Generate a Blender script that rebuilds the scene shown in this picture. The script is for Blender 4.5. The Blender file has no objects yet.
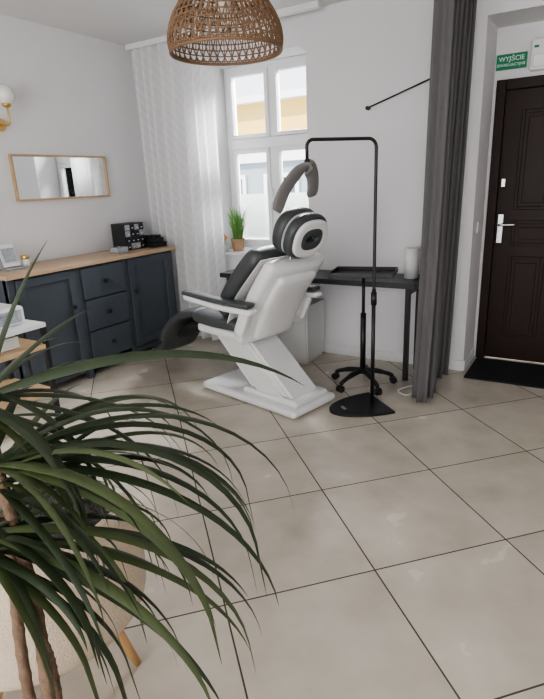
import bpy, bmesh, math, random
from mathutils import Vector, Matrix
random.seed(7)
S=bpy.context.scene
# ---------------------------------------------------------------- materials
def newmat(name):
    m=bpy.data.materials.new(name); m.use_nodes=True
    nt=m.node_tree; b=nt.nodes['Principled BSDF']
    return m,nt,b
def mat(name,col,rough=.5,metal=0,var=.06,scale=8,bump=0.0,bscale=60,spec=.5,trans=0,stretch=None,emis=None):
    m,nt,b=newmat(name); N=nt.nodes; L=nt.links
    tc=N.new('ShaderNodeTexCoord'); no=N.new('ShaderNodeTexNoise'); no.inputs['Scale'].default_value=scale; no.inputs['Detail'].default_value=4
    src=tc.outputs['Object']
    if stretch:
        mp=N.new('ShaderNodeMapping'); mp.inputs['Scale'].default_value=stretch; L.new(src,mp.inputs[0]); src=mp.outputs[0]
    L.new(src,no.inputs['Vector'])
    mr=N.new('ShaderNodeMix'); mr.data_type='RGBA'
    c=Vector(col)
    mr.inputs[6].default_value=(*[max(0,x*(1-var)) for x in c],1)
    mr.inputs[7].default_value=(*[min(1,x*(1+var)) for x in c],1)
    L.new(no.outputs['Fac'],mr.inputs[0]); L.new(mr.outputs[2],b.inputs['Base Color'])
    b.inputs['Roughness'].default_value=rough; b.inputs['Metallic'].default_value=metal
    b.inputs['Specular IOR Level'].default_value=spec
    if trans: b.inputs['Transmission Weight'].default_value=trans
    if emis: b.inputs['Emission Color'].default_value=(*col,1); b.inputs['Emission Strength'].default_value=emis
    if bump:
        n2=N.new('ShaderNodeTexNoise'); n2.inputs['Scale'].default_value=bscale; n2.inputs['Detail'].default_value=3
        L.new(src,n2.inputs['Vector']); bp=N.new('ShaderNodeBump'); bp.inputs['Strength'].default_value=bump; bp.inputs['Distance'].default_value=.01
        L.new(n2.outputs['Fac'],bp.inputs['Height']); L.new(bp.outputs[0],b.inputs['Normal'])
    return m
M={}
M['wall']=mat('wall_paint',(.77,.755,.765),.9,var=.015,bump=.05,bscale=120)
M['ceil']=mat('ceiling_paint',(.76,.755,.75),.9,var=.01)
M['trim']=mat('white_trim',(.8,.8,.8),.5,var=.01)
M['upvc']=mat('window_upvc',(.82,.82,.82),.35,var=.01)
M['navy']=mat('slate_blue_paint',(.068,.080,.096),.4,var=.08)
M['oak']=mat('light_oak',(.50,.35,.23),.45,var=.22,scale=5,stretch=(14,1.2,14))
M['oakx']=mat('oak_frame',(.50,.35,.20),.45,var=.2,scale=6,stretch=(3,3,3))
M['black']=mat('black_metal',(.012,.012,.014),.4,var=.1)
M['bplast']=mat('black_plastic',(.016,.016,.018),.45,var=.1)
M['desk']=mat('dark_desk',(.030,.032,.038),.4,var=.15,scale=6,stretch=(2,20,2))
M['leather']=mat('charcoal_leather',(.062,.067,.070),.42,var=.12,bump=.12,bscale=90)
M['wplast']=mat('white_gloss_plastic',(.76,.76,.76),.28,var=.01)
M['wmatt']=mat('white_laminate',(.70,.70,.69),.5,var=.02)
M['chrome']=mat('brushed_steel',(.6,.6,.6),.25,metal=1,var=.03)
M['brass']=mat('brass',(.65,.45,.18),.3,metal=1,var=.05)
M['opal']=mat('opal_glass',(.85,.83,.78),.25,var=.01)
M['grey']=mat('grey_curtain_fabric',(.140,.134,.136),.95,var=.12,bump=.2,bscale=250,spec=.1,stretch=(1,1,.3))
M['lampgrey']=mat('lamp_diffuser',(.19,.18,.175),.5,var=.05)
M['rattan']=mat('rattan',(.21,.12,.065),.55,var=.3,scale=30)
M['mirror']=mat('mirror_glass',(.88,.89,.9),.02,metal=1,var=.0)
M['door']=mat('brown_door',(.022,.0095,.0065),.48,var=.45,scale=6,stretch=(14,14,1.3),spec=.25)
M['green']=mat('exit_green',(.0,.22,.10),.5,var=.02)
M['mat']=mat('doormat_rubber',(.012,.012,.014),.9,var=.3,scale=60,bump=.4,bscale=200)
M['leaf']=mat('dracaena_leaf',(.024,.037,.016),.36,var=.45,scale=9)
M['leaf2']=mat('dracaena_leaf_light',(.065,.085,.034),.38,var=.4,scale=9)
M['trunk']=mat('dracaena_cane',(.15,.095,.06),.85,var=.6,scale=25,bump=.9,bscale=40)
M['soil']=mat('soil',(.03,.02,.013),1,var=.5,scale=60,bump=.8)
M['pot']=mat('ceramic_pot',(.55,.53,.50),.5,var=.05)
M['beige']=mat('beige_boucle',(.55,.45,.35),.95,var=.12,bump=.5,bscale=140,spec=.1)
M['fur']=mat('grey_fur',(.10,.095,.095),1,var=.5,scale=50,bump=1,bscale=120,spec=.05)
M['leg']=mat('beech_leg',(.50,.30,.14),.45,var=.2,stretch=(8,8,1))
M['grass']=mat('grass_blades',(.16,.34,.08),.5,var=.3)
M['terra']=mat('wicker_pot',(.42,.26,.16),.8,var=.25,scale=40,bump=.5)
M['orange']=mat('orange_bloom',(.75,.28,.10),.6,var=.3)
M['paper']=mat('paper',(.8,.8,.78),.7,var=.02)
M['card']=mat('printed_card',(.35,.38,.42),.5,var=.6,scale=40)
M['clear']=mat('acrylic',(.75,.78,.8),.1,var=.01,trans=.7)
M['yellow']=mat('facade_yellow',(.76,.53,.18),.9,var=.05,scale=2)
M['fgrey']=mat('facade_grey',(.30,.35,.375),.9,var=.06,scale=2)
M['fwin']=mat('facade_window',(.10,.14,.18),.2,var=.1)
M['asph']=mat('street',(.3,.3,.3),.9,var=.1)
M['cable']=mat('white_cable',(.75,.75,.75),.5,var=.01)
M['sign_w']=mat('sign_white',(.85,.85,.85),.5,var=.01)
def glassmat():
    m,nt,b=newmat('window_glass'); N=nt.nodes;L=nt.links
    tr=N.new('ShaderNodeBsdfTransparent'); gl=N.new('ShaderNodeBsdfGlossy'); gl.inputs['Roughness'].default_value=.02
    fr=N.new('ShaderNodeFresnel'); fr.inputs[0].default_value=1.3
    mx=N.new('ShaderNodeMixShader'); L.new(fr.outputs[0],mx.inputs[0]); L.new(tr.outputs[0],mx.inputs[1]); L.new(gl.outputs[0],mx.inputs[2])
    L.new(mx.outputs[0],N['Material Output'].inputs[0]); return m
M['glass']=glassmat()
def frosted():
    m,nt,b=newmat('frosted_film'); N=nt.nodes;L=nt.links
    tr=N.new('ShaderNodeBsdfTransparent'); tl=N.new('ShaderNodeBsdfTranslucent'); tl.inputs[0].default_value=(.9,.93,.93,1)
    mx=N.new('ShaderNodeMixShader'); mx.inputs[0].default_value=.6
    L.new(tr.outputs[0],mx.inputs[1]); L.new(tl.outputs[0],mx.inputs[2]); L.new(mx.outputs[0],N['Material Output'].inputs[0]); return m
M['frost']=frosted()
def sheer():
    m,nt,b=newmat('sheer_voile'); N=nt.nodes;L=nt.links
    tc=N.new('ShaderNodeTexCoord'); sp=N.new('ShaderNodeSeparateXYZ'); L.new(tc.outputs['UV'],sp.inputs[0])
    def mt(op,a=None,b_=None):
        n=N.new('ShaderNodeMath'); n.operation=op
        for i,x in enumerate((a,b_)):
            if x is None: continue
            if isinstance(x,(int,float)): n.inputs[i].default_value=x
            else: L.new(x,n.inputs[i])
        return n.outputs[0]
    zig=mt('ABSOLUTE',mt('SUBTRACT',mt('FRACT',mt('MULTIPLY',sp.outputs[0],9.0)),.5))
    st=mt('FRACT',mt('ADD',mt('MULTIPLY',sp.outputs[1],30.0),mt('MULTIPLY',zig,2.5)))
    band=mt('GREATER_THAN',st,.5)
    fac=mt('ADD',mt('MULTIPLY',band,-.04),.15)
    tr=N.new('ShaderNodeBsdfTransparent'); tl=N.new('ShaderNodeBsdfTranslucent'); tl.inputs[0].default_value=(.95,.95,.95,1)
    df=N.new('ShaderNodeBsdfDiffuse'); df.inputs[0].default_value=(.9,.9,.9,1)
    m1=N.new('ShaderNodeMixShader'); m1.inputs[0].default_value=.35; L.new(df.outputs[0],m1.inputs[1]); L.new(tl.outputs[0],m1.inputs[2])
    m2=N.new('ShaderNodeMixShader'); L.new(fac,m2.inputs[0]); L.new(m1.outputs[0],m2.inputs[1]); L.new(tr.outputs[0],m2.inputs[2])
    L.new(m2.outputs[0],N['Material Output'].inputs[0]); return m
M['sheer']=sheer()
def floor_mat():
    m,nt,b=newmat('stone_tile_floor'); N=nt.nodes;L=nt.links
    tc=N.new('ShaderNodeTexCoord'); mp=N.new('ShaderNodeMapping'); mp.vector_type='TEXTURE'
    mp.inputs['Location'].default_value=(-.583,1.654,0); mp.inputs['Rotation'].default_value=(0,0,math.radians(45.8)); mp.inputs['Scale'].default_value=(.6,.6,.6)
    L.new(tc.outputs['Object'],mp.inputs[0])
    sp=N.new('ShaderNodeSeparateXYZ'); L.new(mp.outputs[0],sp.inputs[0])
    def mt(op,a=None,b_=None):
        n=N.new('ShaderNodeMath'); n.operation=op
        for i,x in enumerate((a,b_)):
            if x is None: continue
            if isinstance(x,(int,float)): n.inputs[i].default_value=x
            else: L.new(x,n.inputs[i])
        return n.outputs[0]
    def edge(o):
        f=mt('FRACT',o); return mt('MINIMUM',f,mt('SUBTRACT',1.0,f))
    e=mt('MINIMUM',edge(sp.outputs[0]),edge(sp.outputs[1]))
    g=mt('LESS_THAN',e,.0052)
    fl=N.new('ShaderNodeVectorMath'); fl.operation='FLOOR'; L.new(mp.outputs[0],fl.inputs[0])
    wn=N.new('ShaderNodeTexWhiteNoise'); L.new(fl.outputs[0],wn.inputs[0])
    off=N.new('ShaderNodeVectorMath'); off.operation='MULTIPLY_ADD'; L.new(wn.outputs['Color'],off.inputs[0]); off.inputs[1].default_value=(20,20,20); L.new(mp.outputs[0],off.inputs[2])
    no=N.new('ShaderNodeTexNoise'); no.inputs['Scale'].default_value=2.2; no.inputs['Detail'].default_value=7; no.inputs['Roughness'].default_value=.55; L.new(off.outputs[0],no.inputs['Vector'])
    cr=N.new('ShaderNodeValToRGB'); L.new(no.outputs['Fac'],cr.inputs[0])
    cr.color_ramp.elements[0].position=.2; cr.color_ramp.elements[0].color=(.45,.40,.325,1)
    cr.color_ramp.elements[1].position=.8; cr.color_ramp.elements[1].color=(.66,.605,.525,1)
    hs=N.new('ShaderNodeHueSaturation'); L.new(cr.outputs[0],hs.inputs['Color']); L.new(mt('ADD',mt('MULTIPLY',wn.outputs['Value'],.08),.97),hs.inputs['Value'])
    mx=N.new('ShaderNodeMix'); mx.data_type='RGBA'; L.new(g,mx.inputs[0]); L.new(hs.outputs[0],mx.inputs[6]); mx.inputs[7].default_value=(.06,.047,.036,1)
    L.new(mx.outputs[2],b.inputs['Base Color'])
    L.new(mt('ADD',mt('MULTIPLY',g,.5),mt('ADD',mt('MULTIPLY',no.outputs['Fac'],.08),.22)),b.inputs['Roughness'])
    bp=N.new('ShaderNodeBump'); bp.inputs['Strength'].default_value=.4; bp.inputs['Distance'].default_value=.002
    L.new(mt('SUBTRACT',1.0,g),bp.inputs['Height']); L.new(bp.outputs[0],b.inputs['Normal'])
    return m
M['floor']=floor_mat()
# ---------------------------------------------------------------- helpers
def link(o,parent=None):
    S.collection.objects.link(o)
    if parent: o.parent=parent
    return o
def root(name,loc=(0,0,0),rz=0):
    e=bpy.data.objects.new(name,None); e.location=loc; e.rotation_euler=(0,0,rz); e.empty_display_size=.1
    return link(e)
def mk(name,bm,m,parent=None,smooth=False,autos=False):
    me=bpy.data.meshes.new(name); bmesh.ops.recalc_face_normals(bm,faces=bm.faces); bm.to_mesh(me); bm.free()
    me.materials.append(M[m] if isinstance(m,str) else m)
    if smooth:
        for p in me.polygons: p.use_smooth=True
    o=bpy.data.objects.new(name,me); return link(o,parent)
def addbox(bm,lo,hi,bev=0,seg=2):
    c=[(a+b)/2 for a,b in zip(lo,hi)]; s=[b-a for a,b in zip(lo,hi)]
    r=bmesh.ops.create_cube(bm,size=1,matrix=Matrix.Translation(c)@Matrix.Diagonal((*s,1)))
    if bev:
        es=list({e for v in r['verts'] for e in v.link_edges})
        bmesh.ops.bevel(bm,geom=es,offset=bev,segments=seg,affect='EDGES',profile=.5)
def box(name,lo,hi,m,parent=None,bev=.003,seg=2):
    bm=bmesh.new(); addbox(bm,lo,hi,bev,seg); return mk(name,bm,m,parent)
def boxes(name,lst,m,parent=None,bev=0):
    bm=bmesh.new()
    for lo,hi in lst: addbox(bm,lo,hi,bev)
    return mk(name,bm,m,parent)
def catmull(pts,n=8):
    P=[Vector(p) for p in pts]; 
    if len(P)<3: return [P[0].lerp(P[-1],i/n) for i in range(n+1)]
    out=[]; Q=[2*P[0]-P[1]]+P+[2*P[-1]-P[-2]]
    for i in range(1,len(Q)-2):
        for k in range(n):
            t=k/n; a,b,c,d=Q[i-1],Q[i],Q[i+1],Q[i+2]
            out.append(.5*((2*b)+(-a+c)*t+(2*a-5*b+4*c-d)*t*t+(-a+3*b-3*c+d)*t**3))
    out.append(P[-1]); return out
def addtube(bm,pts,r,n=8,cap=True):
    P=[Vector(p) for p in pts]; rs=r if isinstance(r,(list,tuple)) else [r]*len(P)
    up=None; rings=[]
    for i,p in enumerate(P):
        t=(P[min(i+1,len(P)-1)]-P[max(i-1,0)]).normalized()
        if up is None:
            up=Vector((0,0,1)) if abs(t.z)<.9 else Vector((1,0,0))
        x=(up-t*up.dot(t)).normalized(); y=t.cross(x); up=x
        rings.append([bm.verts.new(p+(x*math.cos(2*math.pi*k/n)+y*math.sin(2*math.pi*k/n))*rs[i]) for k in range(n)])
    for a,b in zip(rings,rings[1:]):
        for k in range(n): bm.faces.new((a[k],a[(k+1)%n],b[(k+1)%n],b[k]))
    if cap:
        bm.faces.new(rings[0][::-1]); bm.faces.new(rings[-1])
def tube(name,pts,r,m,parent=None,n=10):
    bm=bmesh.new(); addtube(bm,pts,r,n); o=mk(name,bm,m,parent,smooth=True); return o
def lathe(name,prof,m,parent=None,n=32,loc=(0,0,0)):
    bm=bmesh.new(); rings=[]
    for r,z in prof:
        rings.append([bm.verts.new((loc[0]+r*math.cos(2*math.pi*k/n),loc[1]+r*math.sin(2*math.pi*k/n),loc[2]+z)) for k in range(n)])
    for a,b in zip(rings,rings[1:]):
        for k in range(n): bm.faces.new((a[k],a[(k+1)%n],b[(k+1)%n],b[k]))
    if prof[0][0]>1e-4: bm.faces.new(rings[0][::-1])
    if prof[-1][0]>1e-4: bm.faces.new(rings[-1])
    bmesh.ops.remove_doubles(bm,verts=bm.verts,dist=1e-5)
    return mk(name,bm,m,parent,smooth=True)
def pad(name,pts,w,t,m,parent=None,y0=0,ex=3.5,n=28,steps=10,wf=None,round_=None):
    """cushion swept along an (x,z) path, superellipse section, rounded ends"""
    P=catmull([(a,0,b) for a,b in pts],steps)
    Ls=[0]
    for a,b in zip(P,P[1:]): Ls.append(Ls[-1]+(b-a).length)
    T=Ls[-1]; R=round_ or t/2
    def at(d):
        for i in range(len(Ls)-1):
            if d<=Ls[i+1]+1e-9:
                f=(d-Ls[i])/max(1e-9,Ls[i+1]-Ls[i]); return P[i].lerp(P[i+1],f),(P[i+1]-P[i]).normalized()
        return P[-1],(P[-1]-P[-2]).normalized()
    ds=[R*(1-math.cos(math.pi/2*k/5)) for k in range(6)]
    mid=[R+(T-2*R)*k/16 for k in range(1,16)]
    D=ds+mid+[T-d for d in ds[::-1]]
    bm=bmesh.new(); rings=[]
    for d in D:
        p,tg=at(d); q=min(d,T-d); e=math.sqrt(max(0.0004,1-(1-min(q/R,1))**2)) if q<R else 1
        nr=Vector((-tg.z,0,tg.x)); W=w*(wf(d/T) if wf else 1)
        wh=W/2-R*(1-e)*.9; th=t/2*e; ring=[]
        for k in range(n):
            a=2*math.pi*k/n; c,s=math.cos(a),math.sin(a)
            yy=math.copysign(abs(c)**(2/ex),c)*wh; zz=math.copysign(abs(s)**(2/ex),s)*th
            ring.append(bm.verts.new(p+Vector((0,y0+yy,0))+nr*zz))
        rings.append(ring)
    for a,b in zip(rings,rings[1:]):
        for k in range(n): bm.faces.new((a[k],a[(k+1)%n],b[(k+1)%n],b[k]))
    bm.faces.new(rings[0][::-1]); bm.faces.new(rings[-1])
    return mk(name,bm,m,parent,smooth=True)
def prism(name,poly,y0,y1,m,parent=None,bev=.01):
    bm=bmesh.new()
    a=[bm.verts.new((x,y0,z)) for x,z in poly]; b=[bm.verts.new((x,y1,z)) for x,z in poly]
    bm.faces.new(a); bm.faces.new(b[::-1]); n=len(poly)
    for i in range(n): bm.faces.new((a[i],b[i],b[(i+1)%n],a[(i+1)%n]))
    if bev: bmesh.ops.bevel(bm,geom=list(bm.edges),offset=bev,segments=3,affect='EDGES')
    return mk(name,bm,m,parent)
def ball(name,c,r,m,parent=None,sc=(1,1,1)):
    bm=bmesh.new(); bmesh.ops.create_uvsphere(bm,u_segments=24,v_segments=16,radius=r,matrix=Matrix.Translation(c)@Matrix.Diagonal((*sc,1)))
    return mk(name,bm,m,parent,smooth=True)
# ---------------------------------------------------------------- camera
phi,P,th=math.radians(31.5),math.radians(17.5),math.radians(2.5)
f0=Vector((-math.sin(phi),math.cos(phi),0)); r0=Vector((math.cos(phi),math.sin(phi),0)); z=Vector((0,0,1))
fw=f0*math.cos(P)-z*math.sin(P); up=z*math.cos(P)+f0*math.sin(P)
cx=r0*math.cos(th)-up*math.sin(th); cy=r0*math.sin(th)+up*math.cos(th); cz=-fw
cam=bpy.data.cameras.new('camera'); cam.sensor_fit='VERTICAL'; cam.sensor_height=24; cam.lens=527/699*24; cam.clip_start=.03
co=link(bpy.data.objects.new('camera',cam))
mw=Matrix((cx,cy,cz)).transposed().to_4x4(); mw.translation=Vector((0,0,1.47)); co.matrix_world=mw
S.camera=co
# ---------------------------------------------------------------- room
XL,XR,YB,YF,H=-3.85,2.2,4.1,-2.2,2.71
NX0,NX1,NZ0,NZ1=-3.08,-2.09,.84,2.48
DX0,DX1=-.76,.35
box('floor',(XL-.2,YF-.2,-.1),(XR+.2,4.62,0),'floor',bev=0)
box('ceiling',(XL-.2,YF-1.8,H),(XR+.2,4.62,H+.15),'ceil',bev=0)  # slab runs on past the rear wall, unseen overhang added to block the sun
boxes('wall_back',[((XL-.2,YB,0),(NX0,4.5,H)),((NX0,YB,0),(NX1,4.5,NZ0)),((NX0,YB,NZ1),(NX1,4.5,H)),
  ((NX1,YB,0),(DX0,4.5,H)),((DX0,YB,2.45),(DX1,4.5,H)),((DX1,YB,0),(XR+.2,4.5,H))],'wall')
box('wall_entry',(-1.0,4.5,0),(-.736,4.62,H),'wall',bev=0)
box('wall_entry.001',(.216,4.5,0),(.6,4.62,H),'wall',bev=0)
box('wall_entry.002',(-.736,4.5,2.111),(.216,4.62,H),'wall',bev=0)
box('wall_left',(XL-.2,YF-.2,0),(XL,YB,H),'wall',bev=0)
box('wall_right',(XR,YF-.2,0),(XR+.2,YB,H),'wall',bev=0)
boxes('wall_front',[((XL,YF-.2,0),(-2.6,YF,H)),((1.8,YF-.2,0),(XR,YF,H)),((-2.6,YF-.2,0),(1.8,YF,.25)),((-2.6,YF-.2,2.45),(1.8,YF,H))],'wall')
boxes('baseboard_back',[((NX1-.9,YB-.015,0),(DX0,YB,.08))],'trim',bev=.003)
boxes('baseboard_left',[((XL,YF,0),(XL+.015,YB,.08))],'trim',bev=.003)
box('baseboard_entry',(DX0,4.1,0),(DX0+.012,4.46,.08),'trim')
# window
w=root('window_1',(0,0,0))
wy=4.42
def frame(lst,x0,x1,z0,z1,t,y0,y1):
    lst+= [((x0,y0,z0),(x0+t,y1,z1)),((x1-t,y0,z0),(x1,y1,z1)),((x0+t,y0,z0),(x1-t,y1,z0+t)),((x0+t,y0,z1-t),(x1-t,y1,z1))]
l=[]; frame(l,NX0,NX1,NZ0+.03,NZ1,.05,wy-.03,wy+.05)
l.append(((NX0+.05,wy-.04,1.78),(NX1-.05,wy+.05,1.87)))
mxm=(NX0+NX1)/2
l.append(((mxm-.03,wy-.035,NZ0+.08),(mxm+.03,wy+.05,1.78))); l.append(((mxm-.025,wy-.03,1.87),(mxm+.025,wy+.05,NZ1-.05)))
boxes('frame',l,'upvc',w,bev=.004)
l=[]
panes=[(NX0+.05,mxm-.03,NZ0+.08,1.78),(mxm+.03,NX1-.05,NZ0+.08,1.78),(NX0+.05,mxm-.025,1.87,NZ1-.05),(mxm+.025,NX1-.05,1.87,NZ1-.05)]
for p in panes: frame(l,p[0]+.002,p[1]-.002,p[2]+.002,p[3]-.002,.035,wy-.05,wy+.02)
boxes('sashes',l,'upvc',w,bev=.004)
boxes('panes',[((p[0]+.03,wy-.01,p[2]+.03),(p[1]-.03,wy-.004,p[3]-.03)) for p in panes],'glass',w)
boxes('privacy_film',[((p[0]+.04,wy-.0145,p[2]+.04),(p[1]-.04,wy-.0125,1.38)) for p in panes[:2]],'frost',w)
box('handle',(mxm-.02,wy-.09,1.3),(mxm,wy-.06,1.42),'upvc',w)
box('trim_windowsill',(NX0+.002,YB-.04,NZ0),(NX1-.002,wy-.03,NZ0+.028),'trim',bev=.006)
l=[]; frame(l,-2.6,1.8,.25,2.45,.06,YF-.14,YF-.06); l+= [((-1.16,YF-.14,.31),(-1.10,YF-.06,2.39)),((.3,YF-.14,.31),(.36,YF-.06,2.39))]
boxes('window_2',l,'upvc')
# door
d=root('door_1',(0,0,0))
boxes('casing',[((-.735,4.47,0),(-.67,4.56,2.11)),((.15,4.47,0),(.215,4.56,2.11)),((-.67,4.47,2.04),(.15,4.56,2.11))],'door',d,bev=.005)
box('leaf',(-.668,4.50,.01),(.148,4.545,2.038),'door',d,bev=.003)
l=[]
for (x0,x1,z0,z1) in [(-.55,-.30,.2,.85),(-.22,.03,.2,.85),(-.55,-.30,1.2,1.9),(-.22,.03,1.2,1.9),(-.55,.03,.93,1.12)]:
    frame(l,x0,x1,z0,z1,.025,4.493,4.505); l.append(((x0+.05,4.495,z0+.05),(x1-.05,4.505,z1-.05)))
boxes('raised_panels',l,'door',d,bev=.004)
box('handle_plate',(-.652,4.486,.95),(-.612,4.5,1.17),'chrome',d)
tube('lever',catmull([(-.632,4.49,1.09),(-.632,4.44,1.09),(-.60,4.435,1.092),(-.52,4.437,1.095)],5),.009,'chrome',d)
box('lock_plate',(-.65,4.488,1.37),(-.622,4.5,1.43),'chrome',d)
box('light_switch',(-.762,4.25,1.05),(-.750,4.33,1.13),'trim')
box('doormat',(-.72,3.94,.0),(.22,4.44,.014),'mat',bev=.004)
# exit sign
e=root('exit_sign',(-.65,4.495,2.225))
box('panel',(-.10,-.012,-.05),(.10,.003,.05),'green',e,bev=.002)
for i,(t,s,zz) in enumerate([('WYJŚCIE',.042,.004),('EWAKUACYJNE',.026,-.030)]):
    c=bpy.data.curves.new('lettering_%d'%i,'FONT'); c.body=t; c.size=s; c.align_x='CENTER'; c.extrude=.0005; c.materials.append(M['sign_w'])
    o=bpy.data.objects.new('lettering_%d'%i,c); o.rotation_euler=(math.pi/2,0,0); o.location=(0,-.0125,zz); link(o,e)
e=root('emergency_light',(-.385,4.495,2.24))
box('housing',(-.14,-.06,-.10),(.14,.005,.10),'wplast',e,bev=.012,seg=3)
box('lens',(-.12,-.075,-.08),(.12,-.058,.0),'opal',e,bev=.006)
box('status_led',(-.12,-.064,.04),(-.09,-.059,.055),'green',e,bev=.001)
# ---------------------------------------------------------------- outside
f=root('building_exterior',(0,0,0))
FY=12
boxes('lower_wall',[((-16,FY,-3.5),(4,FY+1,2.05))],'fgrey',f)
boxes('upper_wall',[((-16,FY,2.05),(4,FY+1,3.40))],'yellow',f)
l=[];l2=[]
for i in range(12):
    x=-15+i*1.55
    for z0,z1 in ((.2,1.6),(-2.6,-.9)):
        l.append(((x,FY-.02,z0),(x+.8,FY+.02,z1))); frame(l2,x-.1,x+.9,z0-.1,z1+.1,.1,FY-.06,FY+.02)
        l2.append(((x+.37,FY-.05,z0),(x+.43,FY,z1)))
boxes('windows',l,'fwin',f); boxes('surrounds',l2,'trim',f)
boxes('cornice',[((-16,FY-.25,3.35),(4,FY+.4,3.5)),((-16,FY-.1,1.98),(4,FY,2.30))],'trim',f)
box('street_ground',(-25,4.7,-3.6),(12,40,-3.5),'asph',bev=0)
# ---------------------------------------------------------------- curtains
def curtain(name,path,z0,z1,m,nz=30,flare=None):
    bm=bmesh.new(); uv=bm.loops.layers.uv.new(); rows=[]
    for j in range(nz+1):
        zz=z0+(z1-z0)*j/nz; rows.append([bm.verts.new((*path(i/240,j/nz),zz)) for i in range(241)])
    for j in range(nz):
        for i in range(240):
            fc=bm.faces.new((rows[j][i],rows[j][i+1],rows[j+1][i+1],rows[j+1][i]))
            for lp,(a,b) in zip(fc.loops,((i,j),(i+1,j),(i+1,j+1),(i,j+1))): lp[uv].uv=(a/240,b/nz)
    o=mk(name,bm,m,None,smooth=True); return o
def p1(u,v):
    x=-3.78+.90*u; A=.034+.012*(1-v)
    return (x+.010*math.sin(9*u+3*v), 3.965+A*math.sin(2*math.pi*(9*u+.35*math.sin(5*u)))+.008*math.sin(31*u+4*v))
sc=curtain('sheer_curtain',p1,.03,2.66,'sheer')
box('curtain_rail',(-3.83,3.94,2.665),(-1.9,3.99,2.71),'trim',bev=.004)
def p2(u,v):
    k=2*math.pi*(6*u+.25*math.sin(6*u)); A=.052+.014*math.sin(7*u)
    spread=1+.04*(1-v)
    return (-.855+A*math.sin(k)+.01*math.sin(3*v+8*u)-.035*(1-v)+.015*v, 3.62+(u-.5)*.66*spread+.018*math.sin(2*k)+.008*math.sin(5*v+11*u))
gc=curtain('grey_curtain',p2,.025,2.66,'grey')
so=gc.modifiers.new('t','SOLIDIFY'); so.thickness=.003
box('curtain_rail.001',(-.87,-1.0,2.672),(-.82,4.06,2.71),'trim',bev=.004)
# ---------------------------------------------------------------- sideboard
s=root('sideboard',(0,0,0))
sx0,sx1,sy0,sy1,sh=-3.83,-3.40,2.13,3.82,.945
box('top',(sx0,sy0-.02,sh-.032),(sx1+.03,sy1+.02,sh),'oak',s,bev=.003)
box('carcass',(sx0,sy0,.10),(sx1-.02,sy1,sh-.032),'navy',s)
boxes('base_rail',[((sx1-.04,sy0,.06),(sx1-.02,sy1,.12))],'navy',s)
l=[]
for yy in (sy0,sy0+.56,sy0+1.11-.05,sy1-.05):
    l.append(((sx1-.06,yy,0),(sx1-.005,yy+.05,sh-.032)))
for yy in (sy0,sy1-.05): l.append(((sx0,yy,0),(sx0+.05,yy+.05,.12)))
boxes('posts',l,'navy',s,bev=.003)
def shaker(nm,y0,y1,z0,z1,fr=.06):
    l=[((sx1-.02,y0,z0),(sx1-.010,y1,z1))]
    X0,X1=sx1-.012,sx1+.010
    l+=[((X0,y0,z0),(X1,y0+fr,z1)),((X0,y1-fr,z0),(X1,y1,z1)),((X0,y0+fr,z0),(X1,y1-fr,z0+fr)),((X0,y0+fr,z1-fr),(X1,y1-fr,z1))]
    boxes(nm,l,'navy',s,bev=.003)
def knob(nm,y,zz):
    bm=bmesh.new(); addtube(bm,[(sx1,y,zz),(sx1+.012,y,zz),(sx1+.018,y,zz),(sx1+.03,y,zz),(sx1+.034,y,zz)],[.006,.006,.018,.018,.012],16); mk(nm,bm,'black',s,smooth=True)
zt=sh-.045; zb=.125
shaker('door_left',sy0+.055,sy0+.555,zb,zt); shaker('door_right',sy0+1.115,sy1-.055,zb,zt)
knob('knob_a',sy0+.50,.62); knob('knob_b',sy0+1.165,.62)
hh=(zt-zb)/3
for i in range(3):
    box('drawer_%d'%i,(sx1-.02,sy0+.616,zb+i*hh+.006),(sx1+.010,sy0+1.054,zb+(i+1)*hh-.006),'navy',s,bev=.006)
    knob('drawer_knob_%d'%i,sy0+.835,zb+(i+.5)*hh)
# organiser
o=root('drawer_organizer',(-3.66,3.55,sh))
box('cabinet',(-.09,-.12,0),(.075,.12,.235),'bplast',o,bev=.004)
for r in range(4):
    for c in range(4):
        y=-.112+c*.0565; zz=.010+r*.055
        box('tray_%d%d'%(r,c),(.07,y,zz),(.084,y+.052,zz+.049),random.choice(['bplast','card','bplast','card']),o,bev=.002)
        box('pull_%d%d'%(r,c),(.084,y+.018,zz+.015),(.090,y+.033,zz+.022),'paper',o,bev=.001)
o=root('makeup_box',(-3.58,3.755,sh))
box('lower_tray',(-.10,-.075,0),(.12,.075,.045),'bplast',o,bev=.006)
box('upper_tray',(-.08,-.06,.045),(.10,.06,.085),'bplast',o,bev=.006)
boxes('bottle_rows',[((-.06+.04*i,-.055+.035*j,.085),(-.035+.04*i,-.03+.035*j,.11)) for i in range(4) for j in range(3)],'black',o,bev=.003)
o=root('acrylic_box',(-3.54,3.30,sh))
boxes('walls',[((-.05,-.06,0),(.05,.06,.004)),((-.05,-.06,.004),(-.047,.06,.05)),((.047,-.06,.004),(.05,.06,.05)),((-.047,-.06,.004),(.047,-.057,.05)),((-.047,.057,.004),(.047,.06,.05))],'clear',o)
box('contents',(-.045,-.05,.005),(.045,.05,.03),'paper',o)
o=root('leaflet_holder',(-3.62,2.33,sh))
prism('stand',[(-.05,0),(.06,0),(.06,.015),(-.01,.02),(-.06,.17),(-.068,.17)],-.07,.07,'clear',o,bev=0)
prism('leaflets',[(-.002,.024),(.004,.026),(-.046,.18),(-.054,.18)],-.062,.062,'paper',o,bev=0)
prism('print',[(.006,.06),(.0068,.06),(-.028,.155),(-.0295,.155)],-.05,.05,'card',o,bev=0)
o=root('cream_jar',(-3.66,2.47,sh)); lathe('jar',[(.026,0),(.03,.01),(.03,.055),(.026,.06)],'wplast',o); lathe('lid',[(.03,.06),(.031,.062),(.031,.085),(.028,.088)],'brass',o)
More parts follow.
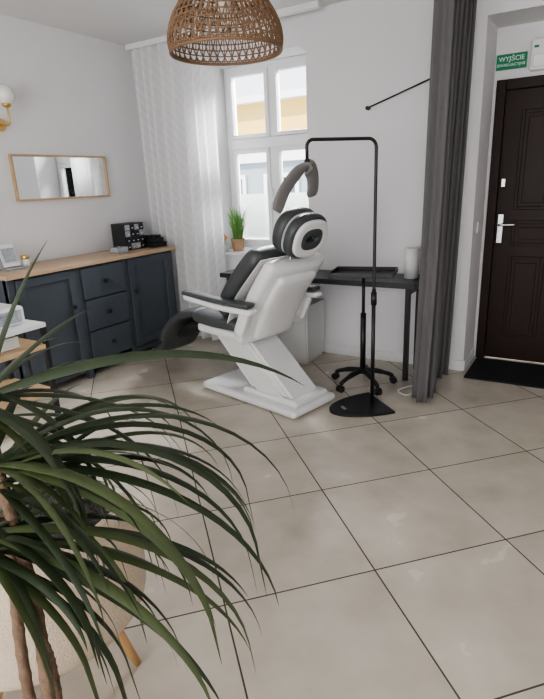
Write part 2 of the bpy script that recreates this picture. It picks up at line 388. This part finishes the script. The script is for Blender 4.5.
# mirror
o=root('wall_mirror',(XL,0,0))
y0,y1,z0,z1=2.61,3.54,1.415,1.76
boxes('frame',[((.0,y0,z0),(.03,y0+.016,z1)),((.0,y1-.016,z0),(.03,y1,z1)),((0,y0+.016,z0),(.03,y1-.016,z0+.016)),((0,y0+.016,z1-.016),(.03,y1-.016,z1))],'oakx',o,bev=.002)
box('glass',(.002,y0+.014,z0+.014),(.018,y1-.014,z1-.014),'mirror',o,bev=0)
# sconce
o=root('wall_sconce',(XL,2.585,0))
bm=bmesh.new(); addtube(bm,[(0,0,1.96),(.02,0,1.96)],.045,24); mk('wall_plate',bm,'brass',o)
tube('arm',catmull([(.02,0,1.96),(.08,0,1.95),(.13,0,1.97),(.13,0,2.07)],6),.008,'brass',o)
lathe('cup',[(.012,0),(.03,.01),(.034,.03),(.03,.03)],'brass',o,loc=(.13,0,2.065))
ball('globe',(.13,0,2.15),.068,'opal',o)
# ---------------------------------------------------------------- desk
o=root('desk',(0,0,0))
box('top',(-2.74,3.66,.71),(-1.05,4.06,.75),'desk',o,bev=.003)
l=[]
for x in (-2.70,-1.12):
    for y in (3.70,3.98): l.append(((x,y,0),(x+.035,y+.035,.71)))
    l.append(((x,3.735,.66),(x+.035,3.98,.71)))
boxes('legs',l,'black',o,bev=.002)
o=root('storage_cabinet',(0,0,0))
box('body',(-2.38,3.72,.03),(-1.93,4.05,.50),'wmatt',o,bev=.004)
box('door_panel',(-2.37,3.705,.04),(-1.94,3.72,.36),'wmatt',o,bev=.003)
box('drawer_front',(-2.37,3.705,.37),(-1.94,3.72,.49),'wmatt',o,bev=.003)
box('plinth',(-2.36,3.74,0),(-1.95,4.04,.03),'wmatt',o,bev=0)
box('pull',(-2.2,3.69,.42),(-2.1,3.705,.43),'chrome',o,bev=.002)
o=root('paper_towel_roll',(-1.14,3.90,.75))
lathe('roll',[(.02,.0),(.052,.0),(.052,.22),(.02,.22),(.02,.2)],'paper',o)
# ---------------------------------------------------------------- sill plants
o=root('potted_grass',(-2.90,4.2,NZ0+.028))
lathe('pot',[(.045,0),(.05,.005),(.065,.11),(.067,.115),(.060,.115),(.058,.10),(.0,.10)],'terra',o)
bm=bmesh.new()
for i in range(170):
    a=random.uniform(0,2*math.pi); r=random.uniform(0,.045); h=random.uniform(.18,.36); sp=random.uniform(.0,.10)
    b=Vector((r*math.cos(a),r*math.sin(a),.095)); pts=[b+Vector((math.cos(a)*sp*t*t,math.sin(a)*sp*t*t,h*t*(1-.1*t))) for t in (0,.3,.6,.85,1)]
    addtube(bm,pts,[.0028,.0026,.0022,.0016,.0005],4)
mk('blades',bm,'grass',o,smooth=True)
o=root('flower_pot',(-3.0,4.11,NZ0+.028))
lathe('pot',[(.03,0),(.038,.06),(.04,.065),(.034,.065),(.032,.055),(0,.055)],'wplast',o)
bm=bmesh.new()
for i in range(18):
    a=random.uniform(0,6.28); r=random.uniform(0,.04); h=random.uniform(.06,.12)
    c=Vector((r*math.cos(a),r*math.sin(a),.055+h)); addtube(bm,[Vector((0,0,.05)),c],.0015,4)
mk('stems',bm,'grass',o)
bm=bmesh.new()
for i in range(18):
    a=random.uniform(0,6.28); r=random.uniform(.0,.045)
    bmesh.ops.create_icosphere(bm,subdivisions=1,radius=.012,matrix=Matrix.Translation((r*math.cos(a),r*math.sin(a),random.uniform(.11,.17))))
mk('blooms',bm,'orange',o,smooth=True)
# ---------------------------------------------------------------- wall rod
o=root('wall_lamp_arm',(0,0,0))
tube('rod',[(-1.566,4.07,1.975),(-1.08,4.05,2.12)],.006,'black',o)
bm=bmesh.new(); addtube(bm,[(-1.566,4.1,1.975),(-1.566,4.06,1.975)],.014,16); mk('mount',bm,'black',o)
bm=bmesh.new(); addtube(bm,[(-1.09,4.1,2.117),(-1.09,4.045,2.117)],.012,16); mk('end_mount',bm,'black',o)
# ---------------------------------------------------------------- treatment chair
c=root('treatment_chair',(-1.5,2.93,0),math.radians(167))
pad('base_plate',[(-.04,.032),(.90,.032)],.44,.06,'wplast',c,ex=6,round_=.03)
box('base_cover',(-.01,-.17,.055),(.50,.17,.10),'wplast',c,bev=.02,seg=3)
prism('lift_column',[(.04,.09),(.44,.09),(.82,.44),(.44,.44)],-.14,.14,'wplast',c,bev=.018)
prism('lift_inner',[(.12,.09),(.36,.09),(.74,.45),(.52,.45)],-.16,.16,'wmatt',c,bev=.01)
pad('seat_frame',[(.36,.48),(.90,.49)],.46,.08,'wplast',c,ex=5)
pad('seat_cushion',[(.40,.57),(.68,.565),(.90,.58)],.56,.11,'leather',c)
pad('leg_cushion',[(.93,.575),(1.14,.53),(1.32,.41),(1.42,.28)],.44,.075,'leather',c)
pad('leg_support',[(.92,.49),(1.12,.45),(1.28,.33)],.28,.05,'black',c)
pad('foot_pad',[(1.40,.29),(1.50,.18),(1.60,.17)],.38,.045,'leather',c)
pad('back_cushion',[(.58,.62),(.49,.78),(.345,.94),(.20,1.07)],.56,.145,'leather',c,ex=4)
pad('back_cushion_piping',[(.49,.585),(.405,.755),(.262,.91),(.142,1.03)],.565,.012,'wmatt',c)
pad('back_shell',[(.44,.44),(.37,.60),(.26,.79),(.12,.97),(.09,1.01)],.53,.12,'wplast',c,ex=4,round_=.05)
pad('back_shell_ridge',[(.35,.47),(.28,.62),(.19,.77),(.08,.91)],.36,.07,'wplast',c,ex=3)
def ring(nm,cx_,cz_,ry,rz,minr,mm,tilt,depth=1.0,n=48,k=16,thick=None):
    bm=bmesh.new(); R=[]
    for i in range(n):
        a=2*math.pi*i/n; ca,sa=math.cos(a),math.sin(a)
        row=[]
        for j in range(k):
            b=2*math.pi*j/k; cb,sb=math.cos(b),math.sin(b)
            rad=math.copysign(abs(cb)**.7,cb)*minr; dx=math.copysign(abs(sb)**.6,sb)*(thick or minr)
            p=Vector((dx,(ry+rad)*math.copysign(abs(ca)**.8,ca),(rz+rad)*math.copysign(abs(sa)**.8,sa)))
            p=Matrix.Rotation(tilt,3,'Y')@p
            row.append(bm.verts.new(p+Vector((cx_,0,cz_))))
        R.append(row)
    for i in range(n):
        for j in range(k): bm.faces.new((R[i][j],R[(i+1)%n][j],R[(i+1)%n][(j+1)%k],R[i][(j+1)%k]))
    return mk(nm,bm,mm,c,smooth=True)
tl=math.radians(-22)
ring('headrest_cushion',.105,1.185,.115,.085,.060,'leather',tl,thick=.045)
ring('headrest_piping',.058,1.167,.115,.085,.053,'wmatt',tl,thick=.0025)
ring('headrest_mid_cushion',.022,1.153,.114,.085,.059,'leather',tl,thick=.036)
ring('headrest_shell',-.018,1.137,.116,.088,.034,'wplast',tl,thick=.014)
ring('headrest_hole_rim',-.020,1.136,.074,.048,.028,'leather',tl,thick=.013)
boxes('headrest_bars',[((.09,-.07,.98),(.108,-.05,1.10)),((.09,.05,.98),(.108,.07,1.10))],'chrome',c,bev=.004)
for sg,nm in ((1,'near'),(-1,'far')):
    pad('armrest_pad_'+nm,[(.20,.75),(.5,.75),(.86,.77)],.085,.035,'leather',c,y0=sg*.325)
    pad('armrest_body_'+nm,[(.18,.71),(.5,.713),(.85,.74)],.08,.042,'wplast',c,y0=sg*.325)
    pad('armrest_bracket_'+nm,[(.36,.52),(.31,.62),(.27,.71)],.045,.08,'wplast',c,y0=sg*.305)
# ---------------------------------------------------------------- crescent lamp on pole
o=root('crescent_floor_lamp',(-1.16,3.165,0),math.radians(229))
bm=bmesh.new()
pts=[(-.07,-.18)]+[(-.07+.38*math.cos(a),.18*math.sin(a)*1.0) for a in [math.radians(-80+160*i/24) for i in range(25)]]+[(-.07,.18)]
a=[bm.verts.new((x,y,0)) for x,y in pts]; b=[bm.verts.new((x,y,.016)) for x,y in pts]
bm.faces.new(a[::-1]); bm.faces.new(b)
for i in range(len(pts)): bm.faces.new((a[i],a[(i+1)%len(pts)],b[(i+1)%len(pts)],b[i]))
mk('base_plate',bm,'black',o)
box('logo_plate',(.20,-.03,.0162),(.225,.03,.0175),'chrome',o,bev=0)
arc=[(.05-.05*math.cos(t),0,1.645+.05*math.sin(t)) for t in [math.pi/2*i/8 for i in range(9)]]
arc2=[(.40+.04*math.sin(t),0,1.655+.04*math.cos(t)) for t in [math.pi/2*i/8 for i in range(9)]]
tube('pole',[(0,0,.01),(0,0,.8)]+arc+arc2+[(.44,0,1.59)],.010,'black',o,n=12)
tube('pole_sleeve',[(0,0,.012),(0,0,.80)],.013,'black',o,n=14)
tube('clamp_collar',[(0,0,.70),(0,0,.78)],.019,'black',o,n=14)
ball('swivel',(.44,0,1.582),.016,'black',o)
ang=math.radians(31.5-229); rr=Vector((math.cos(ang),math.sin(ang),0)); ff=Vector((-math.sin(ang),math.cos(ang),0))
T=Vector((.44,0,1.548))
cp=[T+rr*-.185+ff*-.10+z*-.23,T+rr*-.135+ff*-.07+z*-.12,T+rr*-.06+ff*-.03+z*-.03,T,T+rr*.03+ff*.05+z*-.03,T+rr*.04+ff*.09+z*-.09,T+rr*.035+ff*.12+z*-.16]
cp=catmull(cp,8); bm=bmesh.new(); rows=[]
for i,p in enumerate(cp):
    t=(cp[min(i+1,len(cp)-1)]-cp[max(i-1,0)]).normalized(); side=(ff*.7+rr*.65); side=(side-t*side.dot(t)).normalized(); nn=t.cross(side)
    e=min(1,math.sqrt(min(i,len(cp)-1-i)/4+.5)); hw=.048*e; ht=.013
    rows.append([bm.verts.new(p+side*math.copysign(abs(math.cos(q))**.5,math.cos(q))*hw+nn*math.sin(q)*ht) for q in [2*math.pi*k/14+.01 for k in range(14)]])
for A,B in zip(rows,rows[1:]):
    for k in range(14): bm.faces.new((A[k],A[(k+1)%14],B[(k+1)%14],B[k]))
bm.faces.new(rows[0]); bm.faces.new(rows[-1]); mk('crescent_head',bm,'lampgrey',o,smooth=True)
# ---------------------------------------------------------------- tray trolley
o=root('tray_trolley',(-1.36,3.50,0),.2)
bm=bmesh.new(); bmc=bmesh.new()
for i in range(5):
    a=2*math.pi*i/5+.35; ca,sa=math.cos(a),math.sin(a)
    addtube(bm,catmull([(0,0,.115),(ca*.1,sa*.1,.105),(ca*.2,sa*.2,.075),(ca*.225,sa*.225,.055)],4),[.02]*6+[.016]*6+[.012],8)
    for sgn in (-1,1):
        q=Vector((ca*.23,sa*.23,.026)); n_=Vector((-sa,ca,0))
        addtube(bmc,[q+n_*sgn*.006,q+n_*sgn*.02],.026,16)
mk('five_star_base',bm,'black',o,smooth=True); mk('casters',bmc,'bplast',o)
tube('column',[(0,0,.09),(0,0,.55)],.02,'black',o,n=16); tube('inner_column',[(0,0,.55),(0,0,.83)],.012,'black',o,n=14)
boxes('tray',[((-.22,-.15,.83),(.22,.15,.836)),((-.22,-.15,.836),(-.214,.15,.862)),((.214,-.15,.836),(.22,.15,.862)),((-.214,-.15,.836),(.214,-.144,.862)),((-.214,.144,.836),(.214,.15,.862))],'black',o,bev=.001)
box('tray_bracket',(-.08,-.05,.815),(.08,.05,.83),'black',o)
o=root('power_cable',(0,0,0))
tube('cord',catmull([(-.99,4.06,.006),(-.98,3.90,.006),(-1.02,3.72,.006),(-.96,3.55,.006),(-1.0,3.42,.006),(-1.08,3.48,.006),(-1.02,3.60,.006),(-.94,3.62,.006)],8),.005,'cable',o,n=6)
# ---------------------------------------------------------------- pendant lamp
o=root('pendant_lamp',(-1.507,2.18,2.035))
pf=[(0,.245),(.03,.252),(.07,.251),(.12,.236),(.17,.208),(.22,.168),(.265,.120),(.295,.08),(.31,.045)]
pr=catmull([(r,0,zz) for zz,r in pf],5)
def rad(zz):
    for a,b in zip(pr,pr[1:]):
        if a.z<=zz<=b.z+1e-9: return a.x+(b.x-a.x)*(zz-a.z)/max(1e-9,b.z-a.z)
    return pr[-1].x
bm=bmesh.new(); nr_=44
for sg in (1,-1):
    for i in range(nr_):
        a0=2*math.pi*i/nr_; pts=[]
        for k,q in enumerate(pr):
            a=a0+sg*.55*k/len(pr); rj=q.x+sg*.0015; pts.append((rj*math.cos(a),rj*math.sin(a),q.z))
        addtube(bm,pts,.003,5)
for i in range(nr_):
    a=2*math.pi*(i+.5)/nr_; addtube(bm,[(q.x*math.cos(a),q.x*math.sin(a),q.z) for q in pr],.0025,5)
mk('woven_ribs',bm,'rattan',o,smooth=True)
bm=bmesh.new()
def addring(bm,r,zz,t,n=64):
    R=[]
    for i in range(n):
        a=2*math.pi*i/n; R.append([bm.verts.new(((r+t*math.cos(b))*math.cos(a),(r+t*math.cos(b))*math.sin(a),zz+t*math.sin(b))) for b in [2*math.pi*j/6 for j in range(6)]])
    for i in range(n):
        for j in range(6): bm.faces.new((R[i][j],R[(i+1)%n][j],R[(i+1)%n][(j+1)%6],R[i][(j+1)%6]))
for q in (.012,.035,.06,.085,.11,.135,.16,.185,.21,.235,.26,.285): addring(bm,rad(q),q,.003)
addring(bm,.246,0,.007); addring(bm,.045,.31,.006)
mk('woven_rings',bm,'rattan',o,smooth=True)
tube('cord',[(0,0,.3),(0,0,.66)],.003,'black',o,n=8)
lathe('socket',[(.02,.23),(.022,.25),(.022,.30),(.01,.32)],'black',o); ball('bulb',(0,0,.19),.035,'opal',o,sc=(1,1,1.2))
lathe('ceiling_rose',[(.05,.675),(.05,.66),(.03,.64),(.005,.635)][::-1],'black',o)
# ---------------------------------------------------------------- side cart
o=root('side_table',(0,0,0))
x0,x1,y0,y1=-3.45,-2.96,1.45,2.06
box('top',(x0,y0,.65),(x1,y1,.68),'wmatt',o); box('shelf',(x0,y0,.51),(x1,y1,.54),'oakx',o); box('lower_shelf',(x0,y0,.2),(x1,y1,.225),'oakx',o)
boxes('legs',[((a,b,0),(a+.03,b+.03,.65)) for a in (x0,x1-.03) for b in (y0,y1-.03)],'black',o,bev=.002)
boxes('folded_towels',[((-3.32,1.68,.54+i*.012),(-3.06,1.92,.551+i*.012)) for i in range(6)],'paper',o,bev=.003)
o=root('sterilizer_box',(-3.2,1.84,.68))
box('body',(-.17,-.15,0),(.15,.15,.12),'wplast',o,bev=.02,seg=3); box('door',(.148,-.12,.02),(.158,.12,.10),'card',o,bev=.004); box('lid_handle',(.16,-.05,.075),(.175,.05,.085),'chrome',o)
# ---------------------------------------------------------------- armchair (foreground)
o=root('upholstered_armchair',(-1.40,.79,0),math.radians(150))
def sd(nm,fn,nu,nv,mm):
    bm=bmesh.new(); g=[[bm.verts.new(fn(i/nu,j/nv)) for i in range(nu)] for j in range(nv+1)]
    for j in range(nv):
        for i in range(nu): bm.faces.new((g[j][i],g[j][(i+1)%nu],g[j+1][(i+1)%nu],g[j+1][i]))
    bm.faces.new(g[0][::-1]); bm.faces.new(g[-1]); return mk(nm,bm,mm,o,smooth=True)
def seat(u,v):
    a=2*math.pi*u; prof=[(.0,.20),(.24,.20),(.275,.215),(.29,.26),(.29,.36),(.275,.40),(.22,.42),(.0,.425)]
    k=v*7; i=min(6,int(k)); f_=k-i; r=prof[i][0]+(prof[i+1][0]-prof[i][0])*f_; zz=prof[i][1]+(prof[i+1][1]-prof[i][1])*f_
    return (max(r,.002)*math.cos(a),max(r,.002)*math.sin(a),zz)
sd('seat_base',seat,48,28,'beige')
def wrap():
    bm=bmesh.new(); rows=[]; n=40
    for i in range(n+1):
        u=i/n; a=math.radians(180-115+230*u); e=math.sin(math.pi*u)**.35 if 0<u<1 else 0.05
        top=.44+.13*min(1,math.sin(math.pi*u)*1.25); bot=.19; th_=.042*max(e,.3)
        sec=[]
        for k in range(20):
            q=2*math.pi*k/20; cc,ss=math.cos(q),math.sin(q)
            rr_=.302+math.copysign(abs(cc)**.7,cc)*th_; zz=(top+bot)/2+math.copysign(abs(ss)**.55,ss)*(top-bot)/2
            sec.append(bm.verts.new((rr_*math.cos(a),rr_*math.sin(a),zz)))
        rows.append(sec)
    for A,B in zip(rows,rows[1:]):
        for k in range(20): bm.faces.new((A[k],A[(k+1)%20],B[(k+1)%20],B[k]))
    bm.faces.new(rows[0]); bm.faces.new(rows[-1]); return mk('wrap_back',bm,'beige',o,smooth=True)
wrap()
def furf(u,v):
    a=2*math.pi*u
    r=.235*math.sin(math.pi*min(max(v,.004),.996))**.5
    nz=.012*math.sin(9*a+13*v)+.009*math.sin(17*a-20*v)
    return ((r+nz)*math.cos(a),(r+nz)*math.sin(a),.475-.065*math.cos(math.pi*v)+nz*.6)
sd('fur_cushion',furf,72,20,'fur')
for i,a in enumerate((40,140,228,320)):
    a=math.radians(a); tube('leg_%d'%i,[(.21*math.cos(a),.21*math.sin(a),.21),(.31*math.cos(a),.31*math.sin(a),0.0)],[.024,.012],'leg',o,n=14)
# ---------------------------------------------------------------- dracaena
random.seed(21)
pl=root('dracaena_plant',(-.93,.48,0))
lathe('pot',[(.09,0),(.10,.01),(.125,.16),(.13,.18),(.115,.18),(.11,.15),(0,.15)],'pot',pl)
lathe('soil',[(.108,.142),(.08,.157),(.0,.16)],'soil',pl)
def cane(nm,pts,r0_,r1_):
    P_=catmull(pts,24); n=len(P_); rs=[(r0_+(r1_-r0_)*i/n)*(1+.09*(1 if i%4==0 else -.4)) for i in range(n)]
    tube(nm,P_,rs,'trunk',pl,n=12)
cane('cane_1',[(.03,0,.14),(.045,-.015,.40),(.01,.02,.66),(-.02,.02,.97)],.015,.012)
cane('cane_2',[(-.03,.03,.14),(.0,.03,.42),(.03,.0,.60),(-.03,-.03,.84)],.013,.011)
cane('cane_3',[(0,-.04,.14),(-.05,0,.5),(-.05,.03,.8),(-.07,.05,1.10)],.013,.011)
bmA=bmesh.new(); bmB=bmesh.new()
def leaf(bm,b,az,el,L,droop,wd,twist=0,n=18,tw0=0,zmin=None):
    p=Vector(b); rows=[]; e=el
    for i in range(n+1):
        t=i/n; d=Vector((math.cos(az)*math.cos(e),math.sin(az)*math.cos(e),math.sin(e)))
        sd_=Vector((-math.sin(az),math.cos(az),0)); nn=d.cross(sd_)
        tw=tw0+twist*t; s2=sd_*math.cos(tw)+nn*math.sin(tw); n2=nn*math.cos(tw)-sd_*math.sin(tw)
        w_=wd*(.45+.55*min(1,t*5))*(1-t**2.2)**.9+.0006
        rows.append([bm.verts.new(p-s2*w_/2-n2*w_*.12),bm.verts.new(p+n2*0),bm.verts.new(p+s2*w_/2-n2*w_*.12)])
        p=p+d*(L/n); e-=droop*(.35+1.3*t)/n
        e=max(e,-1.45)
    for A,B in zip(rows,rows[1:]):
        for k in range(2): bm.faces.new((A[k],A[k+1],B[k+1],B[k]))
D=math.radians
cr=math.radians(31.5)
C1=(-.02,.02,.97); C2=(-.03,-.03,.84); C3=(-.07,.05,1.09)
keys=[(C3,8,17,.68,1.05,.026),(C1,2,28,.74,2.3,.024),(C1,-8,22,.74,2.7,.022),(C1,8,10,.66,2.0,.020),(C1,20,5,.62,1.6,.020),
 (C2,0,5,.68,1.7,.024),(C2,-18,-5,.62,1.5,.026),(C2,12,-5,.62,1.2,.022),(C2,25,0,.5,1.6,.020),(C1,-20,0,.66,2.0,.026),
 (C3,22,-5,.52,1.5,.020),(C3,6,-10,.55,1.8,.020),(C3,60,80,.42,.25,.034),(C3,40,66,.34,.35,.026),(C3,30,42,.28,.5,.022),(C1,-28,14,.60,1.8,.028),
 (C1,12,22,.70,2.6,.020),(C1,-2,8,.70,2.2,.022),(C2,-8,12,.72,2.2,.024),(C1,5,36,.66,3.0,.022),(C2,-10,-20,.62,1.0,.024),(C2,4,-12,.66,1.2,.022),(C1,-5,0,.70,1.6,.022)]
for i,(b,a,el,L,dr,wd) in enumerate(keys): leaf(bmA if i%3 or i==0 else bmB,b,cr+D(a),D(el),L,dr,wd,0 if i in (0,12) else random.uniform(-.4,.4),tw0=.75 if i==0 else .2)
for C,n_,el0 in ((C1,42,(-15,32)),(C2,32,(-45,20)),(C3,16,(-30,10))):
    for i in range(n_):
        front=i%4
        a=random.uniform(-45,60) if front else random.uniform(60,290)
        el=random.uniform(*el0); L=random.uniform(.36,.60)
        if a<-20: L*=.8
        if a>45: el=abs(el)*.5+12; L*=.62
        b=Vector(C)+Vector((random.uniform(-.012,.012),random.uniform(-.012,.012),random.uniform(-.07,.02)))
        leaf(bmA if random.random()<.66 else bmB,b,cr+D(a),D(el),L,random.uniform(1.3,2.4) if a<=45 else random.uniform(.6,1.1),random.uniform(.013,.023),random.uniform(-.8,.8))
mk('leaves_dark',bmA,'leaf',pl,smooth=True); mk('leaves_light',bmB,'leaf2',pl,smooth=True)
# ---------------------------------------------------------------- light
W=bpy.data.worlds.new('World'); S.world=W; W.use_nodes=True; bg=W.node_tree.nodes['Background']
bg.inputs[0].default_value=(.88,.93,1,1); bg.inputs[1].default_value=2.1
su=bpy.data.lights.new('sun','SUN'); su.energy=6.5; su.angle=.02; su.color=(1,.95,.86)
so_=link(bpy.data.objects.new('sun',su)); so_.rotation_euler=Vector((.45,.6,-.9)).to_track_quat('-Z','Y').to_euler(); so_.location=(0,-3,8)
def area(nm,loc,dirn,sx,sy,en,col,portal=False):
    l=bpy.data.lights.new(nm,'AREA'); l.shape='RECTANGLE'; l.size=sx; l.size_y=sy; l.energy=en; l.color=col
    if portal: l.cycles.is_portal=True
    q=link(bpy.data.objects.new(nm,l)); q.location=loc; q.rotation_euler=Vector(dirn).to_track_quat('-Z','Z').to_euler(); return q
area('window_portal',((NX0+NX1)/2,4.52,1.66),(0,-1,0),.99,1.64,10,(1,1,1),True)
area('sky_fill_lamp',(-2.5,5.7,3.7),(0.1,-1,-.9),2.2,1.6,1150,(.97,.98,1))  # added area lamp outside, above the window view, imitates sky light
area('rear_fill_lamp',(-.4,YF-.25,1.4),(0,1,.05),4.0,2.0,74,(1,.965,.92))  # added area lamp in the rear opening, stands in for daylight behind the camera
S.view_settings.view_transform='AgX'
S.view_settings.look='AgX - Medium High Contrast'
S.view_settings.exposure=0.6
